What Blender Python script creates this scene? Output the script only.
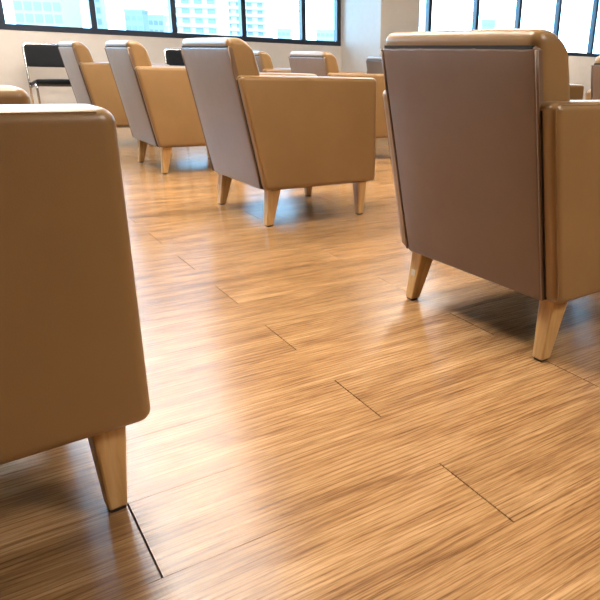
import bpy, bmesh, math, random
from mathutils import Vector, Matrix

# ------------------------------------------------------------------ clear
for o in list(bpy.data.objects):
    bpy.data.objects.remove(o, do_unlink=True)
scene = bpy.context.scene
COL = scene.collection
random.seed(7)
# World frame: X runs away from the window wall, Y along it (the way the armchairs face), Z up.

# ------------------------------------------------------------------ camera
CAM_H = 0.74
F_PX, U0, V0 = 631.34, 400.0, 300.0          # the photo is the left part of a 4:3 frame: lens axis at x = 400
C_RIGHT = Vector((0.58172, 0.81276, 0.03203))
C_UP = Vector((-0.30265, 0.17973, 0.93600))
C_FWD = Vector((-0.75499, 0.55419, -0.35053))
cam_d = bpy.data.cameras.new('camera')
cam = bpy.data.objects.new('camera', cam_d)
COL.objects.link(cam)
cam.matrix_world = Matrix(((C_RIGHT.x, C_UP.x, -C_FWD.x, 0), (C_RIGHT.y, C_UP.y, -C_FWD.y, 0),
                           (C_RIGHT.z, C_UP.z, -C_FWD.z, CAM_H), (0, 0, 0, 1)))
cam_d.sensor_fit = 'HORIZONTAL'
cam_d.sensor_width = 36.0
cam_d.lens = F_PX / 600.0 * 36.0
cam_d.shift_x = (300.0 - U0) / 600.0
cam_d.clip_start = 0.02
cam_d.clip_end = 2000
scene.camera = cam

# ------------------------------------------------------------------ sky, exposure
SKY_STRENGTH = 1.0
SKY_HORIZON = (5.2, 9.4, 13.4)
SKY_ZENITH = (4.0, 8.2, 13.8)
LAMP_STRENGTH = 36.0
LAMP_COLOR = (1.0, 0.92, 0.81)
world = bpy.data.worlds.new('sky')
scene.world = world
world.use_nodes = True
wn = world.node_tree
wn.nodes.clear()
w_out = wn.nodes.new('ShaderNodeOutputWorld')
w_bg = wn.nodes.new('ShaderNodeBackground')
w_tc = wn.nodes.new('ShaderNodeTexCoord')
w_sep = wn.nodes.new('ShaderNodeSeparateXYZ')
w_map = wn.nodes.new('ShaderNodeMapRange')
w_map.inputs['From Min'].default_value = 0.0
w_map.inputs['From Max'].default_value = 0.8
w_mix = wn.nodes.new('ShaderNodeMix')
w_mix.data_type = 'RGBA'
w_mix.inputs[6].default_value = (*SKY_HORIZON, 1)
w_mix.inputs[7].default_value = (*SKY_ZENITH, 1)
wn.links.new(w_tc.outputs['Generated'], w_sep.inputs[0])
wn.links.new(w_sep.outputs['Z'], w_map.inputs['Value'])
wn.links.new(w_map.outputs[0], w_mix.inputs[0])
wn.links.new(w_mix.outputs[2], w_bg.inputs['Color'])
w_bg.inputs['Strength'].default_value = SKY_STRENGTH
wn.links.new(w_bg.outputs[0], w_out.inputs['Surface'])

vs = scene.view_settings
vs.view_transform = 'Standard'
vs.look = 'None'
vs.exposure = 0.15
vs.gamma = 1.0
vs.use_curve_mapping = False


# ------------------------------------------------------------------ helpers
def tag(o, label=None, cat=None, group=None, kind=None):
    if label: o['label'] = label
    if cat: o['category'] = cat
    if group: o['group'] = group
    if kind: o['kind'] = kind
    return o


def link(name, mesh, parent=None, loc=None, rot=None):
    o = bpy.data.objects.new(name, mesh)
    COL.objects.link(o)
    if parent is not None:
        o.parent = parent
    if loc is not None:
        o.location = loc
    if rot is not None:
        o.rotation_euler = rot
    return o


def empty(name, loc=(0, 0, 0), rz=0.0):
    o = bpy.data.objects.new(name, None)
    COL.objects.link(o)
    o.location = loc
    o.rotation_euler = (0, 0, rz)
    o.empty_display_size = 0.1
    return o


def mesh_from(name, verts, faces, mat, smooth=False):
    me = bpy.data.meshes.new(name)
    me.from_pydata([tuple(v) for v in verts], [], faces)
    me.update()
    if mat is not None:
        me.materials.append(mat)
    if smooth:
        for p in me.polygons:
            p.use_smooth = True
    return me


def box_data(x0, x1, y0, y1, z0, z1, off=0):
    v = [(x0, y0, z0), (x1, y0, z0), (x1, y1, z0), (x0, y1, z0), (x0, y0, z1), (x1, y0, z1), (x1, y1, z1), (x0, y1, z1)]
    f = [(0, 3, 2, 1), (4, 5, 6, 7), (0, 1, 5, 4), (1, 2, 6, 5), (2, 3, 7, 6), (3, 0, 4, 7)]
    return v, [tuple(i + off for i in q) for q in f]


def boxes_mesh(name, boxes, mat, bevel=0.0):
    V, F = [], []
    for b in boxes:
        v, f = box_data(*b, off=len(V))
        V += v
        F += f
    me = mesh_from(name, V, F, mat)
    if bevel > 0:
        bm = bmesh.new()
        bm.from_mesh(me)
        bmesh.ops.bevel(bm, geom=list(bm.edges), offset=bevel, segments=2, affect='EDGES', profile=0.5)
        bm.to_mesh(me)
        bm.free()
    return me


def rbox_mesh(name, x0, x1, y0, y1, z0, z1, r, mat, m=6, k=4, warp=None):
    """box with evenly rounded edges (radius r), enough inner cuts to be warped into a cushion"""
    lo, hi = (x0, y0, z0), (x1, y1, z1)
    c = [(a + b) / 2 for a, b in zip(lo, hi)]
    h = [(b - a) / 2 for a, b in zip(lo, hi)]
    r = min(r, min(h) * 0.98)
    axes = []
    for i in range(3):
        t = [-h[i] + r * (1 - math.tan(math.radians(45) * (1 - j / k))) for j in range(k)]
        inner = [-(h[i] - r) + 2 * (h[i] - r) * j / m for j in range(m + 1)]
        axes.append(t + inner + [-a for a in reversed(t)])
    n = len(axes[0])
    idx = {}
    V, F = [], []

    def vert(i, j, l):
        key = (i, j, l)
        if key not in idx:
            p = [axes[0][i], axes[1][j], axes[2][l]]
            q = [max(-(h[a] - r), min(h[a] - r, p[a])) for a in range(3)]
            d = Vector([p[a] - q[a] for a in range(3)])
            d = d.normalized() * r if d.length > 1e-9 else d
            w = Vector([c[a] + q[a] + d[a] for a in range(3)])
            u = Vector([q[a] / max(h[a], 1e-6) for a in range(3)])
            if warp:
                w = warp(w, u, d.normalized() if d.length > 1e-9 else d)
            idx[key] = len(V)
            V.append(w)
        return idx[key]
    for a in range(n - 1):
        for b in range(n - 1):
            F.append((vert(a, b, 0), vert(a, b + 1, 0), vert(a + 1, b + 1, 0), vert(a + 1, b, 0)))
            F.append((vert(a, b, n - 1), vert(a + 1, b, n - 1), vert(a + 1, b + 1, n - 1), vert(a, b + 1, n - 1)))
            F.append((vert(a, 0, b), vert(a + 1, 0, b), vert(a + 1, 0, b + 1), vert(a, 0, b + 1)))
            F.append((vert(a, n - 1, b), vert(a, n - 1, b + 1), vert(a + 1, n - 1, b + 1), vert(a + 1, n - 1, b)))
            F.append((vert(0, a, b), vert(0, a, b + 1), vert(0, a + 1, b + 1), vert(0, a + 1, b)))
            F.append((vert(n - 1, a, b), vert(n - 1, a + 1, b), vert(n - 1, a + 1, b + 1), vert(n - 1, a, b + 1)))
    return mesh_from(name, V, F, mat, smooth=True)


def tube_mesh(name, paths, rad, mat, seg=8, closed=False):
    V, F = [], []
    for path in paths:
        P = [Vector(p) for p in path]
        n = len(P)
        base = len(V)
        up = None
        for i in range(n):
            a = P[(i - 1) % n] if (closed or i > 0) else P[i]
            b = P[(i + 1) % n] if (closed or i < n - 1) else P[i]
            t = (b - a).normalized()
            if up is None:
                up = Vector((0, 0, 1)) if abs(t.z) < 0.9 else Vector((1, 0, 0))
            s = t.cross(up)
            if s.length < 1e-5:
                s = t.cross(Vector((0, 1, 0)))
            s.normalize()
            up = s.cross(t).normalized()
            for j in range(seg):
                an = 2 * math.pi * j / seg
                V.append(P[i] + s * (rad * math.cos(an)) + up * (rad * math.sin(an)))
        for i in range(n if closed else n - 1):
            i2 = (i + 1) % n
            for j in range(seg):
                j2 = (j + 1) % seg
                F.append((base + i * seg + j, base + i * seg + j2, base + i2 * seg + j2, base + i2 * seg + j))
        if not closed:
            F.append(tuple(base + j for j in reversed(range(seg))))
            F.append(tuple(base + (n - 1) * seg + j for j in range(seg)))
    return mesh_from(name, V, F, mat, smooth=True)


def fillet(pts, r, steps=5):
    """round the inner corners of an open polyline"""
    P = [Vector(p) for p in pts]
    out = [P[0]]
    for i in range(1, len(P) - 1):
        a, b, c = P[i - 1], P[i], P[i + 1]
        d1 = (a - b)
        d2 = (c - b)
        rr = min(r, d1.length * 0.45, d2.length * 0.45)
        s, e = b + d1.normalized() * rr, b + d2.normalized() * rr
        for j in range(steps + 1):
            t = j / steps
            out.append(s * (1 - t) ** 2 + b * 2 * t * (1 - t) + e * t * t)
    out.append(P[-1])
    return out


def copy_tree(o, parent=None):
    c = o.copy()
    COL.objects.link(c)
    if parent is not None:
        c.parent = parent
    for ch in list(o.children):
        copy_tree(ch, c)
    return c


# ------------------------------------------------------------------ materials
def new_mat(name):
    m = bpy.data.materials.new(name)
    m.use_nodes = True
    nt = m.node_tree
    b = nt.nodes['Principled BSDF']
    return m, nt, b


def nd(nt, typ, **kw):
    n = nt.nodes.new(typ)
    for k, v in kw.items():
        if k.startswith('i_'):
            n.inputs[k[2:].replace('_', ' ')].default_value = v
        else:
            setattr(n, k, v)
    return n


def ramp(nt, stops):
    n = nt.nodes.new('ShaderNodeValToRGB')
    e = n.color_ramp.elements
    while len(e) < len(stops):
        e.new(0.5)
    for i, (p, c) in enumerate(stops):
        e[i].position = p
        e[i].color = (*c, 1) if len(c) == 3 else c
    return n


def plain(name, col, rough=0.5, metal=0.0, bump=0.0, bscale=60, spec=0.5, var=0.06):
    m, nt, b = new_mat(name)
    tc = nd(nt, 'ShaderNodeTexCoord')
    no = nd(nt, 'ShaderNodeTexNoise', i_Scale=bscale * 0.12, i_Detail=4.0)
    nt.links.new(tc.outputs['Object'], no.inputs['Vector'])
    r = ramp(nt, [(0.3, tuple(c * (1 - var) for c in col)), (0.7, tuple(min(1, c * (1 + var)) for c in col))])
    nt.links.new(no.outputs['Fac'], r.inputs[0])
    nt.links.new(r.outputs[0], b.inputs['Base Color'])
    b.inputs['Roughness'].default_value = rough
    b.inputs['Metallic'].default_value = metal
    b.inputs['Specular IOR Level'].default_value = spec
    if bump > 0:
        n2 = nd(nt, 'ShaderNodeTexNoise', i_Scale=bscale, i_Detail=3.0)
        nt.links.new(tc.outputs['Object'], n2.inputs['Vector'])
        bp = nd(nt, 'ShaderNodeBump', i_Strength=bump, i_Distance=0.002)
        nt.links.new(n2.outputs['Fac'], bp.inputs['Height'])
        nt.links.new(bp.outputs[0], b.inputs['Normal'])
    return m


def leather_mat(name, c0, c1, rough, sheen=0.12):
    m, nt, b = new_mat(name)
    tc = nd(nt, 'ShaderNodeTexCoord')
    n1 = nd(nt, 'ShaderNodeTexNoise', i_Scale=3.5, i_Detail=5.0, i_Roughness=0.6)
    nt.links.new(tc.outputs['Object'], n1.inputs['Vector'])
    r = ramp(nt, [(0.3, c0), (0.72, c1)])
    nt.links.new(n1.outputs['Fac'], r.inputs[0])
    nt.links.new(r.outputs[0], b.inputs['Base Color'])
    b.inputs['Roughness'].default_value = rough
    b.inputs['Specular IOR Level'].default_value = 0.5
    b.inputs['Sheen Weight'].default_value = sheen
    b.inputs['Sheen Roughness'].default_value = 0.35
    vo = nd(nt, 'ShaderNodeTexVoronoi', i_Scale=420.0)
    nt.links.new(tc.outputs['Object'], vo.inputs['Vector'])
    bp = nd(nt, 'ShaderNodeBump', i_Strength=0.12, i_Distance=0.0008)
    nt.links.new(vo.outputs['Distance'], bp.inputs['Height'])
    n3 = nd(nt, 'ShaderNodeTexNoise', i_Scale=9.0, i_Detail=2.0)
    nt.links.new(tc.outputs['Object'], n3.inputs['Vector'])
    bp2 = nd(nt, 'ShaderNodeBump', i_Strength=0.25, i_Distance=0.006)
    nt.links.new(n3.outputs['Fac'], bp2.inputs['Height'])
    nt.links.new(bp.outputs[0], bp2.inputs['Normal'])
    nt.links.new(bp2.outputs[0], b.inputs['Normal'])
    return m


def wood_floor_mat():
    m, nt, b = new_mat('oak_plank')
    L = nt.links.new
    tc = nd(nt, 'ShaderNodeTexCoord')
    oi = nd(nt, 'ShaderNodeObjectInfo')
    mul = nd(nt, 'ShaderNodeVectorMath', operation='SCALE')
    cmb = nd(nt, 'ShaderNodeCombineXYZ')
    L(oi.outputs['Random'], cmb.inputs[0]); L(oi.outputs['Random'], cmb.inputs[1]); L(oi.outputs['Random'], cmb.inputs[2])
    L(cmb.outputs[0], mul.inputs[0])
    mul.inputs['Scale'].default_value = 37.0
    add = nd(nt, 'ShaderNodeVectorMath', operation='ADD')
    L(tc.outputs['Object'], add.inputs[0]); L(mul.outputs[0], add.inputs[1])

    def streak(sx, sy, sc, det, rough=0.6, dist=0.0):
        mp = nd(nt, 'ShaderNodeMapping')
        mp.inputs['Scale'].default_value = (sx, sy, 1)
        L(add.outputs[0], mp.inputs['Vector'])
        n = nd(nt, 'ShaderNodeTexNoise', i_Scale=sc, i_Detail=det, i_Roughness=rough, i_Distortion=dist)
        L(mp.outputs[0], n.inputs['Vector'])
        return n
    broad = streak(9, 1.3, 1.5, 5.0, 0.62, 1.1)       # wide light and dark bands along the plank
    fine = streak(60, 2.3, 1.9, 8.0, 0.75, 0.7)     # fine grain
    pores = streak(420, 9, 1.0, 3.0, 0.7)            # pores
    # cathedral figure: rings of a distorted distance field
    mpw = nd(nt, 'ShaderNodeMapping')
    mpw.inputs['Scale'].default_value = (1.0, 0.075, 1)
    L(add.outputs[0], mpw.inputs['Vector'])
    wv = nd(nt, 'ShaderNodeTexWave', wave_type='RINGS', rings_direction='Z', i_Scale=26.0, i_Distortion=5.0, i_Detail=3.0)
    wv.inputs['Detail Scale'].default_value = 1.6
    L(mpw.outputs[0], wv.inputs['Vector'])
    r1 = ramp(nt, [(0.28, (0.245, 0.122, 0.047)), (0.48, (0.390, 0.214, 0.090)), (0.72, (0.510, 0.300, 0.140))])
    L(broad.outputs['Fac'], r1.inputs[0])
    r2 = ramp(nt, [(0.36, (0.60, 0.54, 0.48)), (0.50, (0.98, 0.97, 0.95)), (0.66, (1.24, 1.26, 1.28))])
    L(fine.outputs['Fac'], r2.inputs[0])
    mx = nd(nt, 'ShaderNodeMix', data_type='RGBA', blend_type='MULTIPLY')
    mx.inputs[0].default_value = 0.75
    L(r1.outputs[0], mx.inputs[6]); L(r2.outputs[0], mx.inputs[7])
    r3 = ramp(nt, [(0.0, (0.62, 0.56, 0.50)), (0.35, (1, 1, 1))])
    L(wv.outputs['Fac'], r3.inputs[0])
    mx2 = nd(nt, 'ShaderNodeMix', data_type='RGBA', blend_type='MULTIPLY')
    mx2.inputs[0].default_value = 0.7
    L(mx.outputs[2], mx2.inputs[6]); L(r3.outputs[0], mx2.inputs[7])
    # plank to plank variation
    r4 = ramp(nt, [(0.36, (0.62, 0.56, 0.50)), (0.50, (1, 1, 1))])
    L(pores.outputs['Fac'], r4.inputs[0])
    mx3 = nd(nt, 'ShaderNodeMix', data_type='RGBA', blend_type='MULTIPLY')
    mx3.inputs[0].default_value = 0.9
    L(mx2.outputs[2], mx3.inputs[6]); L(r4.outputs[0], mx3.inputs[7])
    hsv = nd(nt, 'ShaderNodeHueSaturation')
    mr = nd(nt, 'ShaderNodeMapRange')
    mr.inputs['To Min'].default_value = 0.93
    mr.inputs['To Max'].default_value = 1.07
    L(oi.outputs['Random'], mr.inputs['Value'])
    L(mr.outputs[0], hsv.inputs['Value'])
    L(mx3.outputs[2], hsv.inputs['Color'])
    L(hsv.outputs[0], b.inputs['Base Color'])
    rr = nd(nt, 'ShaderNodeMapRange')
    rr.inputs['To Min'].default_value = 0.10
    rr.inputs['To Max'].default_value = 0.26
    L(fine.outputs['Fac'], rr.inputs['Value'])
    L(rr.outputs[0], b.inputs['Roughness'])
    b.inputs['Specular IOR Level'].default_value = 0.5
    # embossed grain and the fine cross-cut saw marks
    saw = nd(nt, 'ShaderNodeTexWave', wave_type='BANDS', bands_direction='Y', i_Scale=42.0, i_Distortion=1.5, i_Detail=1.0)
    L(add.outputs[0], saw.inputs['Vector'])
    sawm = nd(nt, 'ShaderNodeMath', operation='MULTIPLY')
    L(saw.outputs['Fac'], sawm.inputs[0])
    sawm.inputs[1].default_value = 0.035
    hs = nd(nt, 'ShaderNodeMath', operation='ADD')
    L(fine.outputs['Fac'], hs.inputs[0]); L(sawm.outputs[0], hs.inputs[1])
    hs2 = nd(nt, 'ShaderNodeMath', operation='ADD')
    L(hs.outputs[0], hs2.inputs[0]); L(pores.outputs['Fac'], hs2.inputs[1])
    bp = nd(nt, 'ShaderNodeBump', i_Strength=0.42, i_Distance=0.0018)
    L(hs2.outputs[0], bp.inputs['Height'])
    L(bp.outputs[0], b.inputs['Normal'])
    return m


def leg_wood_mat():
    m, nt, b = new_mat('varnished_leg_wood')
    L = nt.links.new
    tc = nd(nt, 'ShaderNodeTexCoord')
    mp = nd(nt, 'ShaderNodeMapping')
    mp.inputs['Scale'].default_value = (40, 40, 3)
    L(tc.outputs['Object'], mp.inputs['Vector'])
    n = nd(nt, 'ShaderNodeTexNoise', i_Scale=1.2, i_Detail=5.0, i_Distortion=0.4)
    L(mp.outputs[0], n.inputs['Vector'])
    r = ramp(nt, [(0.3, (0.40, 0.22, 0.075)), (0.55, (0.60, 0.37, 0.15)), (0.8, (0.74, 0.52, 0.26))])
    L(n.outputs['Fac'], r.inputs[0])
    L(r.outputs[0], b.inputs['Base Color'])
    b.inputs['Roughness'].default_value = 0.34
    bp = nd(nt, 'ShaderNodeBump', i_Strength=0.15, i_Distance=0.001)
    L(n.outputs['Fac'], bp.inputs['Height'])
    L(bp.outputs[0], b.inputs['Normal'])
    return m


def glass_mat():
    m, nt, b = new_mat('window_glass')
    nt.nodes.remove(b)
    out = nt.nodes['Material Output']
    tr = nd(nt, 'ShaderNodeBsdfTransparent')
    tr.inputs['Color'].default_value = (0.93, 0.97, 0.97, 1)
    gl = nd(nt, 'ShaderNodeBsdfGlossy')
    gl.inputs['Roughness'].default_value = 0.02
    fr = nd(nt, 'ShaderNodeFresnel')
    fr.inputs['IOR'].default_value = 1.25
    mx = nd(nt, 'ShaderNodeMixShader')
    nt.links.new(fr.outputs[0], mx.inputs[0])
    nt.links.new(tr.outputs[0], mx.inputs[1])
    nt.links.new(gl.outputs[0], mx.inputs[2])
    nt.links.new(mx.outputs[0], out.inputs['Surface'])
    return m


def emit_mat(name, col, strength):
    m, nt, b = new_mat(name)
    b.inputs['Base Color'].default_value = (0.8, 0.8, 0.8, 1)
    b.inputs['Emission Color'].default_value = (*col, 1)
    b.inputs['Emission Strength'].default_value = strength
    return m


M_PLANK = wood_floor_mat()
M_SUB = plain('subfloor_glue', (0.05, 0.028, 0.014), 0.8)
M_LEATHER = leather_mat('tan_leatherette', (0.245, 0.138, 0.052), (0.29, 0.165, 0.064), 0.36)
M_LEATHER_SHADE = leather_mat('shaded_rear_leatherette', (0.150, 0.089, 0.054), (0.178, 0.107, 0.064), 0.38, 0.18)  # same leather, darkened to paint the shade on the chair backs
M_PIPING = leather_mat('piping_leatherette', (0.34, 0.20, 0.09), (0.40, 0.24, 0.11), 0.33)
M_SEAM = plain('black_lining_and_seam_shade', (0.018, 0.015, 0.014), 0.9)  # underside lining cloth, also used for the painted shade inside the seams
M_LEG = leg_wood_mat()
M_GLIDE = plain('black_plastic_glide', (0.015, 0.014, 0.014), 0.5)
M_STICKER = plain('paper_sticker', (0.62, 0.55, 0.42), 0.6)
M_WALL = plain('painted_wall_cream', (0.62, 0.57, 0.52), 0.7, bump=0.05, bscale=120, var=0.02)
M_COLUMN = plain('painted_column', (0.60, 0.55, 0.50), 0.6, bump=0.04, bscale=120, var=0.02)
M_WALL_DARK = plain('brown_wall_panelling', (0.22, 0.17, 0.13), 0.7, var=0.05)
M_CEIL = plain('ceiling_paint', (0.34, 0.34, 0.34), 0.8, var=0.02)
M_FRAME = plain('dark_navy_aluminium', (0.016, 0.026, 0.045), 0.35, 0.0, var=0.04)
M_GLASS = glass_mat()
M_SILL = plain('sill_paint', (0.74, 0.68, 0.60), 0.5, var=0.02)
M_CHROME = plain('chrome_tube', (0.75, 0.76, 0.78), 0.15, 1.0, var=0.02)
M_BLACK = plain('black_vinyl', (0.006, 0.007, 0.010), 0.6, spec=0.2, bump=0.1, bscale=200, var=0.1)
M_LAMP = emit_mat('lamp_diffuser', LAMP_COLOR, LAMP_STRENGTH)
M_WHITE = plain('white_enamel', (0.8, 0.8, 0.8), 0.4, var=0.01)

# ------------------------------------------------------------------ the room shell
WX = -7.6            # window wall
XR, YB, YF = 4.6, -4.2, 12.2
CEIL = 2.75
W1Y0, W1Y1, W1Z = -3.35, 4.49, 0.925
W2Y0, W2Y1, W2Z = 5.05, 11.35, 0.955
WTOP = 2.45
TH = 0.16

floor = link('floor', boxes_mesh('floor', [(WX - TH, XR + TH, YB - TH, YF + TH, -0.12, -0.006)], M_SUB))
tag(floor, 'golden oak plank floor with embossed grain', kind='structure')
ceil = link('ceiling', boxes_mesh('ceiling', [(WX - TH, XR + TH, YB - TH, YF + TH, CEIL, CEIL + 0.12)], M_CEIL))
tag(ceil, 'plain grey painted ceiling', kind='structure')
wl = link('wall_left', boxes_mesh('wall_left', [
    (WX - TH, WX, YB - TH, W1Y1, 0, W1Z + 0.002), (WX - TH, WX, W1Y1, YF + TH, 0, W2Z + 0.002),
    (WX - TH, WX, YB - TH, YF + TH, WTOP, CEIL),
    (WX - TH, WX, YB - TH, W1Y0, W1Z, WTOP), (WX - TH, WX, W1Y1, W2Y0, W2Z, WTOP),
    (WX - TH, WX, W2Y1, YF + TH, W2Z, WTOP)], M_WALL))
tag(wl, 'cream painted wall below the long window band', kind='structure')
col = link('wall_column', boxes_mesh('wall_column', [(WX, -6.70, 4.50, 5.07, 0, CEIL)], M_COLUMN, bevel=0.006))
tag(col, 'square painted column between the two window bands', kind='structure')
tag(link('wall_right', boxes_mesh('wall_right', [(XR, XR + TH, YB - TH, YF + TH, 0, CEIL)], M_WALL_DARK)), 'plain brown wall opposite the windows', kind='structure')
tag(link('wall_back', boxes_mesh('wall_back', [(WX, XR, YB - TH, YB, 0, CEIL)], M_WALL_DARK)), 'plain brown wall behind the camera', kind='structure')
tag(link('wall_front', boxes_mesh('wall_front', [(WX, XR, YF, YF + TH, 0, CEIL)], M_WALL_DARK)), 'plain brown wall at the far end', kind='structure')
tag(link('baseboard_left', boxes_mesh('baseboard_left', [(WX, WX + 0.014, YB, 4.50, 0, 0.09), (WX, WX + 0.014, 5.07, YF, 0, 0.09)], M_SILL, bevel=0.003)),
    'low cream skirting along the window wall', kind='structure')


def window(name, label, y0, y1, zb, mulls, fw=0.055):
    w = empty(name, (WX, (y0 + y1) / 2, zb))
    tag(w, label, kind='structure')
    oy = (y0 + y1) / 2

    def part(n, b, mat, bevel=0.004):
        b = (b[0], b[1], b[2] - oy, b[3] - oy, b[4] - zb, b[5] - zb)
        return link(n, boxes_mesh(n, [b], mat, bevel), w)
    x0, x1 = -0.085, 0.004
    part('sill_rail', (x0, x1, y0, y1, zb, zb + 0.055), M_FRAME)
    part('head_rail', (x0, x1, y0, y1, WTOP - 0.06, WTOP), M_FRAME)
    part('jamb', (x0, x1, y0, y0 + fw, zb + 0.055, WTOP - 0.06), M_FRAME)
    part('jamb', (x0, x1, y1 - fw, y1, zb + 0.055, WTOP - 0.06), M_FRAME)
    for y in mulls:
        part('mullion', (x0, x1, y - fw / 2, y + fw / 2, zb + 0.055, WTOP - 0.06), M_FRAME)
    ys = [y0 + fw / 2] + list(mulls) + [y1 - fw / 2]
    for a, b in zip(ys[:-1], ys[1:]):
        part('pane', (-0.048, -0.042, a + fw / 2, b - fw / 2, zb + 0.055, WTOP - 0.06), M_GLASS, 0)
    return w


window('window_1', 'wide window band with dark mullions left of the column', W1Y0, W1Y1, W1Z,
       [0.735 - 0.815 * k for k in range(4, 0, -1)] + [0.735, 1.555, 2.375, 3.185, 3.965])
window('window_2', 'long window band with dark mullions right of the column', W2Y0, W2Y1, W2Z,
       [5.935, 6.815, 7.69, 8.585, 9.50, 10.42])

# ------------------------------------------------------------------ floor planks
PW, PL, EDGE, J_EVEN, J_ODD = 0.206, 1.077, -0.597, 0.700, 0.1615


def plank_mesh(name, length):
    g, c, t = 0.00012, 0.0010, 0.008
    ge = 0.0013
    hx, hy = PW / 2 - g, length / 2 - ge
    V = []
    for z, ix, iy in ((-t, 0, 0), (-c, 0, 0), (0, c * 0.35, c * 0.45)):
        for sx, sy in ((-1, -1), (1, -1), (1, 1), (-1, 1)):
            V.append((sx * (hx - ix), sy * (hy - iy), z))
    F = [(0, 3, 2, 1)]
    for l in (0, 4):
        for j in range(4):
            j2 = (j + 1) % 4
            F.append((l + j, l + j2, l + 4 + j2, l + 4 + j))
    F.append((8, 9, 10, 11))
    return mesh_from(name, V, F, M_PLANK), V, F


def project(p):
    d = Vector(p) - Vector((0, 0, CAM_H))
    z = d.dot(C_FWD)
    if z < 0.05:
        return None
    return U0 + F_PX * d.dot(C_RIGHT) / z, V0 - F_PX * d.dot(C_UP) / z


pl_me, PV, PF = plank_mesh('plank', PL)
cands = []
k0, k1 = int(math.floor((EDGE - XR) / PW)), int(math.ceil((EDGE - WX) / PW))
for k in range(k0, k1):
    cx = EDGE - PW * (k + 0.5)
    if cx - PW / 2 < WX or cx + PW / 2 > XR:
        continue
    j = J_EVEN if k % 2 == 0 else J_ODD
    n0 = int(math.ceil((YB - j) / PL)) - 1
    y = j + n0 * PL
    while y < YF:
        a, b = max(y, YB), min(y + PL, YF)
        if b - a > 0.03:
            cands.append((cx, a, b))
        y += PL
scored = []
for cx, a, b in cands:
    pts = [project((cx + sx * PW / 2, a + (b - a) * t, 0)) for sx in (-1, 1) for t in (0, 0.25, 0.5, 0.75, 1)]
    ok = [p for p in pts if p and -5 < p[0] < 605 and 100 < p[1] < 610]
    if not ok:
        scored.append((0, cx, a, b))
        continue
    d = (Vector((cx, (a + b) / 2, 0)) - Vector((0, 0, CAM_H))).length
    scored.append((len(ok) / d ** 2.5, cx, a, b))
scored.sort(key=lambda s: -s[0])
rest = []
cnt = 0
for s, cx, a, b in scored:
    if s > 0 and cnt < 298 and abs((b - a) - PL) < 1e-6:
        link('plank', pl_me, floor, (cx, (a + b) / 2, 0), (0, 0, math.pi if random.random() < 0.5 else 0))
        cnt += 1
    else:
        rest.append((cx, a, b))
V, F = [], []
for cx, a, b in rest:
    off = len(V)
    sc = (b - a) / PL
    V += [(cx + v[0], (a + b) / 2 + v[1] * sc, v[2]) for v in PV]
    F += [tuple(i + off for i in f) for f in PF]
ro = link('plank_field', mesh_from('plank_field', V, F, M_PLANK), floor)
ro['kind'] = 'stuff'

# ------------------------------------------------------------------ armchairs
HB, HT, OFFT = 0.176, 0.782, 0.121          # foot and head of the reclined rear panel
LEAN = OFFT / (HT - HB)
AW, AF, AH = 0.3265, 0.605, 0.672           # arm: outer side, front, top


def rear_y(z):
    return -LEAN * (z - HB)


def arm_mesh(s):
    def warp(w, u, d):
        # the rear edge follows the lean of the back
        t = (AF - w.y) / AF
        y = AF - (AF - (-0.004 + rear_y(w.z))) * t
        x = w.x + 0.006 * (1 - u.y ** 2) * (1 - u.z ** 2) * (1 if d.x * s > 0.5 else 0) * s   # outer side slightly stuffed
        return Vector((x, y, w.z))
    a, b = sorted((s * 0.232, s * AW))
    return rbox_mesh('arm', a, b, 0.0, AF, HB, AH, 0.022, M_LEATHER, m=8, k=4, warp=warp)


def backrest_mesh():
    def warp(w, u, d):
        z = w.z + 0.004 * (1 - u.x ** 4) * max(0, u.z) ** 6
        t = max(0.0, (w.y - 0.045) / 0.07)
        if w.z > 0.60:                                   # the head falls off softly to the front
            z -= 0.040 * t * t * ((w.z - 0.60) / 0.21) ** 2
        y = w.y + rear_y(w.z)
        if d.y > 0.5:
            y += 0.012 * (1 - u.x ** 2) * (1 - u.z ** 2)
        return Vector((w.x, y, z))
    return rbox_mesh('backrest', -0.282, 0.282, -0.006, 0.119, HB + 0.02, 0.8190, 0.030, M_LEATHER, m=10, k=5, warp=warp)


def panel_mesh():
    def warp(w, u, d):
        y = w.y + rear_y(w.z)
        if d.y < -0.4:
            y -= 0.007 * (1 - u.x ** 4) * (1 - u.z ** 4)
        z = w.z
        if u.z > 0.9:                                  # puckered upper seam
            z += 0.0014 * math.sin(w.x * 95) + 0.0010 * math.sin(w.x * 211 + 1)
        return Vector((w.x, y, z))
    return rbox_mesh('back_panel', -0.279, 0.279, -0.010, 0.022, HB, HT, 0.010, M_LEATHER_SHADE, m=24, k=3, warp=warp)


def leg_mesh(s, rear):
    if rear:
        top = (s * 0.268, 0.056, 0.026, 0.033)       # cx, cy, half x, half y
        foot = (0.269 if s > 0 else -0.290, 0.026, 0.0175, 0.018)
    else:
        top = (s * 0.268, 0.541, 0.029, 0.028)
        foot = (s * 0.267, 0.540, 0.016, 0.0155)
    V = []
    for z, (cx, cy, hx, hy) in ((0.006, foot), (HB + 0.012, top)):
        for sx, sy in ((-1, -1), (1, -1), (1, 1), (-1, 1)):
            V.append((cx + sx * hx, cy + sy * hy, z))
    F = [(0, 3, 2, 1), (4, 5, 6, 7)] + [(j, (j + 1) % 4, 4 + (j + 1) % 4, 4 + j) for j in range(4)]
    me = mesh_from('leg', V, F, M_LEG)
    bm = bmesh.new()
    bm.from_mesh(me)
    bmesh.ops.bevel(bm, geom=list(bm.edges), offset=0.0045, segments=2, affect='EDGES', profile=0.5)
    bm.to_mesh(me)
    bm.free()
    g = boxes_mesh('glide', [(foot[0] - 0.013, foot[0] + 0.013, foot[1] - 0.013, foot[1] + 0.013, 0, 0.009)], M_GLIDE)
    return me, g


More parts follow.
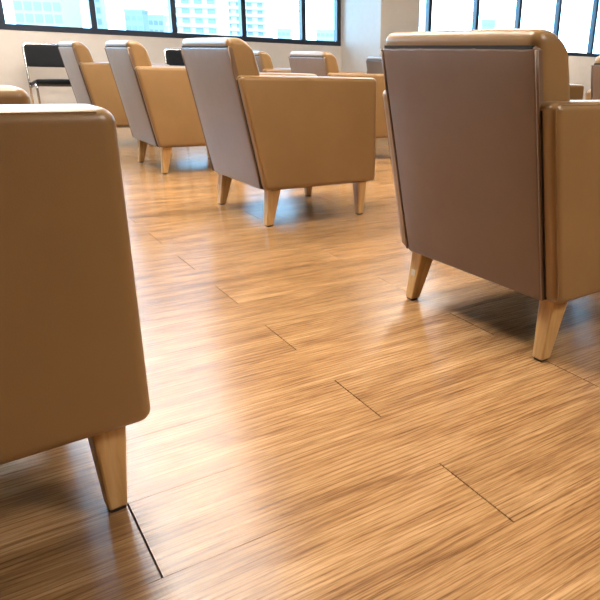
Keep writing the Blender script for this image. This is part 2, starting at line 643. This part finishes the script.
def make_armchair():
    root = empty('armchair')
    for s in (-1, 1):
        arm = link('arm', arm_mesh(s), root)
        x = s * (AW - 0.0060)
        path = fillet([(x, 0.0025 + rear_y(HB + 0.016), HB + 0.016), (x, 0.0025 + rear_y(AH - 0.006), AH - 0.0064),
                       (x, AF - 0.028, AH - 0.0064)], 0.02)
        link('piping', tube_mesh('piping', [path], 0.0017, M_LEATHER, 6), arm)
    back = link('backrest', backrest_mesh(), root)
    # black strip painting the shade in the roll seam, then the seam down each side
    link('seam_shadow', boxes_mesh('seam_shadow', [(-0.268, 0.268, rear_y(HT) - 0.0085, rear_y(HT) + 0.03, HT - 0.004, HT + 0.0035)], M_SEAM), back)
    pan = link('back_panel', panel_mesh(), root)
    for s in (-1, 1):
        p = [(s * 0.2805, rear_y(z) - 0.009, z) for z in [HB + 0.008 + (HT - HB - 0.014) * i / 8 for i in range(9)]]
        link('piping', tube_mesh('piping', [p], 0.0042, M_LEATHER_SHADE, 8), pan)
    base_w = lambda w, u, d: Vector((w.x, w.y + (rear_y(w.z) if w.y < 0.1 else 0), w.z))
    link('seat_base', rbox_mesh('seat_base', -0.24, 0.24, 0.03, AF - 0.012, HB + 0.002, 0.315, 0.012, M_LEATHER, m=3, k=2), root)

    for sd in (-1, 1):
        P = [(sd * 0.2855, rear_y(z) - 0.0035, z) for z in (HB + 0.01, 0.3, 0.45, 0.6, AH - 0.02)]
        link('seam_shadow', tube_mesh('seam_shadow', [P], 0.0032, M_SEAM, 6), pan)  # black tube painting the shade between panel and arm
    link('dust_cover', boxes_mesh('dust_cover', [(-0.300, 0.300, 0.035, AF - 0.03, HB - 0.003, HB + 0.004)], M_SEAM), root)

    def seat_w(w, u, d):
        z = w.z + (0.022 * (1 - u.x ** 2) * (1 - u.y ** 2) if d.z > 0.4 else 0)
        return Vector((w.x, w.y, z))
    link('seat_cushion', rbox_mesh('seat_cushion', -0.230, 0.230, 0.045, AF + 0.004, 0.315, 0.435, 0.03, M_LEATHER, m=8, k=4, warp=seat_w), root)
    for s in (-1, 1):
        for rear in (True, False):
            lm, gm = leg_mesh(s, rear)
            lg = link('leg', lm, root)
            link('glide', gm, lg)
    return root


proto = make_armchair()
G_ALL = 'tan armchairs set out in rows'
spots = [
    (-1.292, 1.197, 1.98, 'large tan armchair at right with its broad brown back towards the viewer'),
    (-2.991, 1.180, 1.61, 'tan armchair in the middle, standing alone with four legs in view'),
    (-4.631, 1.185, 0.65, 'tan armchair between the middle armchair and the small far left one'),
    (-6.055, 1.125, 1.13, 'small tan armchair at far left, partly covering a black chrome chair'),
    (-1.241, -0.413, 3.9, 'closest tan armchair cut by the left edge, showing one side and one leg'),
    (-2.960, -0.440, 1.3, 'unseen tan armchair added next to the closest one to shade the floor, just outside the left edge'),  # unseen, added to block window light under the closest armchair
    (-5.800, 2.560, 1.1, 'far tan armchair half hidden behind the back of the middle armchair'),
    (-4.648, 2.559, 1.09, 'far tan armchair with pale lit back just above the arm of the middle armchair'),
    (-2.845, 2.560, 1.1, 'tan armchair hidden behind the large right armchair, only its arm showing'),
    (-1.660, 2.560, 1.1, 'tan armchair cut by the right edge beyond the large armchair'),
    (-6.170, 4.270, 1.1, 'most distant tan armchair in front of the column, a strip of pale back showing'),
]
for i, (x, y, a, label) in enumerate(spots):
    c = proto if i == 0 else copy_tree(proto)
    c.location = (x, y, 0)
    c.rotation_euler = (0, 0, math.radians(a))
    tag(c, label, 'armchair', G_ALL)
    if i >= 6:
        c.scale = (0.98, 0.98, 0.98)
    if i < 2:       # a small paper sticker on the rear left leg
        lg = [o for o in c.children if o.name.split('.')[0] == 'leg'][0]
        st = boxes_mesh('sticker', [(-0.010, 0.010, -0.0010, 0.0010, -0.010, 0.010)], M_STICKER)
        so = link('sticker', st, lg, (-0.277, 0.0150, 0.098), (math.radians(-3.2), 0, 0))

# ------------------------------------------------------------------ black chrome chairs along the window wall


def make_side_chair():
    root = empty('stacking_chair')       # faces +X, origin on the floor under the seat centre
    hw = 0.215
    # each side: front leg, seat rail, rear leg running up into the back hoop
    hoop = fillet([(-0.235, -hw, 0), (-0.165, -hw, 0.43), (-0.235, -hw, 0.80), (-0.235, hw, 0.80), (-0.165, hw, 0.43), (-0.235, hw, 0)], 0.045, 6)
    link('back_frame', tube_mesh('back_frame', [hoop], 0.011, M_CHROME, 10), root)
    front = fillet([(0.235, -hw + 0.01, 0), (0.20, -hw + 0.01, 0.46), (-0.165, -hw + 0.01, 0.42)], 0.04, 6)
    front2 = [(p[0], -p[1], p[2]) for p in front]
    link('front_leg', tube_mesh('front_leg', [front], 0.011, M_CHROME, 10), root)
    link('front_leg', tube_mesh('front_leg', [front2], 0.011, M_CHROME, 10), root)
    seat_w = lambda w, u, d: Vector((w.x, w.y, w.z + 0.10 * (w.x - 0.02) + (0.014 * (1 - u.x ** 2) * (1 - u.y ** 2) if d.z > 0.4 else 0)))
    link('seat', rbox_mesh('seat', -0.19, 0.225, -0.205, 0.205, 0.445, 0.485, 0.016, M_BLACK, m=6, k=3, warp=seat_w), root)
    back_w = lambda w, u, d: Vector((w.x - 0.19 * (w.z - 0.60) - 0.020 * (u.y ** 2) * -1, w.y, w.z))
    link('backrest', rbox_mesh('backrest', -0.222, -0.190, -0.206, 0.206, 0.600, 0.795, 0.0155, M_BLACK, m=6, k=3, warp=back_w), root)
    for x, y in ((-0.235, -hw), (-0.235, hw), (0.235, -hw + 0.01), (0.235, hw - 0.01)):
        link('foot_cap', tube_mesh('foot_cap', [[(x, y, 0), (x, y, 0.022)]], 0.0135, M_GLIDE, 8), root)
    return root


sc = make_side_chair()
for i, (x, y, label) in enumerate(((-6.99, 1.045, 'black padded chair with chrome tube frame at far left under the window'),
                                   (-6.99, 2.345, 'black padded chair under the window, only its back showing behind the middle armchair'))):
    c = sc if i == 0 else copy_tree(sc)
    c.location = (x, y, 0)
    tag(c, label, 'chair', 'black chairs against the window wall')

# ------------------------------------------------------------------ unseen ceiling lights, added for the light they throw
lamp_spots = [(-6.8, 0.35), (-3.8, 1.1), (-3.8, 3.6), (-2.0, 0.25), (1.1, 2.2), (-6.2, 8.6)]
LH = 0.50
fr_me = boxes_mesh('frame', [(-LH, LH, -LH, -LH + 0.02, -0.03, 0.0), (-LH, LH, LH - 0.02, LH, -0.03, 0.0),
                             (-LH, -LH + 0.02, -LH + 0.02, LH - 0.02, -0.03, 0.0), (LH - 0.02, LH, -LH + 0.02, LH - 0.02, -0.03, 0.0)], M_WHITE)
df_me = boxes_mesh('diffuser', [(-LH + 0.02, LH - 0.02, -LH + 0.02, LH - 0.02, -0.022, -0.004)], M_LAMP)
rows = ['close to the windows', 'over the middle armchair', 'ahead of the middle armchair', 'over the large right armchair', 'right of all armchairs', 'far beyond the column']
for i, (x, y) in enumerate(lamp_spots):
    r = empty('added_ceiling_light', (x, y, CEIL))
    tag(r, 'added, unseen square white ceiling light panel ' + rows[i], 'ceiling light', 'added ceiling lights')
    link('frame', fr_me, r)
    link('diffuser', df_me, r)

# ------------------------------------------------------------------ the city outside
M_GROUND = plain('city_ground', (0.30, 0.34, 0.33), 0.9, bscale=0.2, var=0.3)
M_TWHITE = plain('white_facade', (0.42, 0.40, 0.38), 0.8, bscale=1, var=0.03)
M_TPALE = plain('pale_blue_facade', (0.26, 0.25, 0.23), 0.8, bscale=1, var=0.04)
M_TGREY = plain('grey_facade', (0.20, 0.19, 0.175), 0.8, bscale=1, var=0.04)
M_TGLASS = plain('tinted_facade_glass', (0.15, 0.15, 0.145), 0.5, bscale=1, var=0.1)
gr = link('city_ground', boxes_mesh('city_ground', [(-1500, -12, -900, 1500, -72, -70)], M_GROUND))
tag(gr, 'distant city ground far below the windows', kind='structure')


def tower(label, px0, px1, ytop, dist, mat, cols, floor_h, win_w, win_h, stripes=False):
    """a block whose front spans the bearing between two columns of the photograph, dist metres away"""
    def bearing(px, py):
        d = C_FWD + C_RIGHT * ((px - U0) / F_PX) - C_UP * ((py - V0) / F_PX)
        return d / d.dot(Vector((-0.806, 0.592, 0)))
    a, b = bearing(px0, 30) * dist, bearing(px1, 30) * dist
    top = CAM_H + (bearing((px0 + px1) / 2, ytop) * dist).z
    mid = (a + b) / 2
    wdt = Vector((b.x - a.x, b.y - a.y, 0)).length
    ax = math.atan2(b.y - a.y, b.x - a.x)
    root = empty('tower_block', (mid.x, mid.y, -70), ax)
    tag(root, label, 'building', 'city towers outside the windows')
    H = top + 70
    link('wall', boxes_mesh('wall', [(-wdt / 2, wdt / 2, 0, wdt * 0.8, 0, H)], mat), root)
    link('roof_parapet', boxes_mesh('roof_parapet', [(-wdt / 2 - 0.2, wdt / 2 + 0.2, -0.2, wdt * 0.8 + 0.2, H, H + 0.9)], mat), root)
    wm = boxes_mesh('window', [(-win_w / 2, win_w / 2, -0.12, 0.1, 0, win_h)], M_TGLASS)
    lm = boxes_mesh('balcony', [(-wdt / 2, wdt / 2, -1.3, 0.0, -0.5, 0.55)], mat) if stripes else None
    z = H - 1.2 - win_h
    n = 0
    while z > 64 and n < 16:
        for c in range(cols):
            x = -wdt / 2 + wdt * (c + 0.5) / cols
            link('window', wm, root, (x, 0, z))
        if lm:
            link('balcony', lm, root, (0, 0, z - 0.7))
        z -= floor_h
        n += 1
    return root


tower('pale glass tower in the leftmost window', 17, 65, -40, 210, M_TPALE, 5, 3.4, 2.2, 2.4)
tower('slim pale tower just right of the first mullion', 92, 104, -8, 230, M_TPALE, 2, 3.4, 1.4, 2.0)
tower('low blue grey block in the second window', 126, 144, 12, 240, M_TGREY, 3, 3.2, 1.6, 1.6)
tower('low pale block beside the blue grey one', 149, 164, 17, 260, M_TPALE, 3, 3.2, 1.4, 1.6)
tower('white balcony apartment block in the third window', 168, 219, -45, 235, M_TWHITE, 4, 3.0, 2.6, 1.5, True)
tower('white balcony apartment block behind the fourth mullion', 224, 266, -38, 310, M_TWHITE, 4, 3.0, 2.4, 1.5, True)
tower('hazy low block in the fifth window', 277, 290, 30, 380, M_TPALE, 3, 3.4, 2.0, 1.6)
tower('hazy low block near the column', 316, 334, 31, 380, M_TPALE, 4, 3.4, 2.0, 1.6)
tower('small blue block far off in the right windows', 482, 495, 21, 420, M_TGREY, 3, 3.6, 2.2, 1.8)
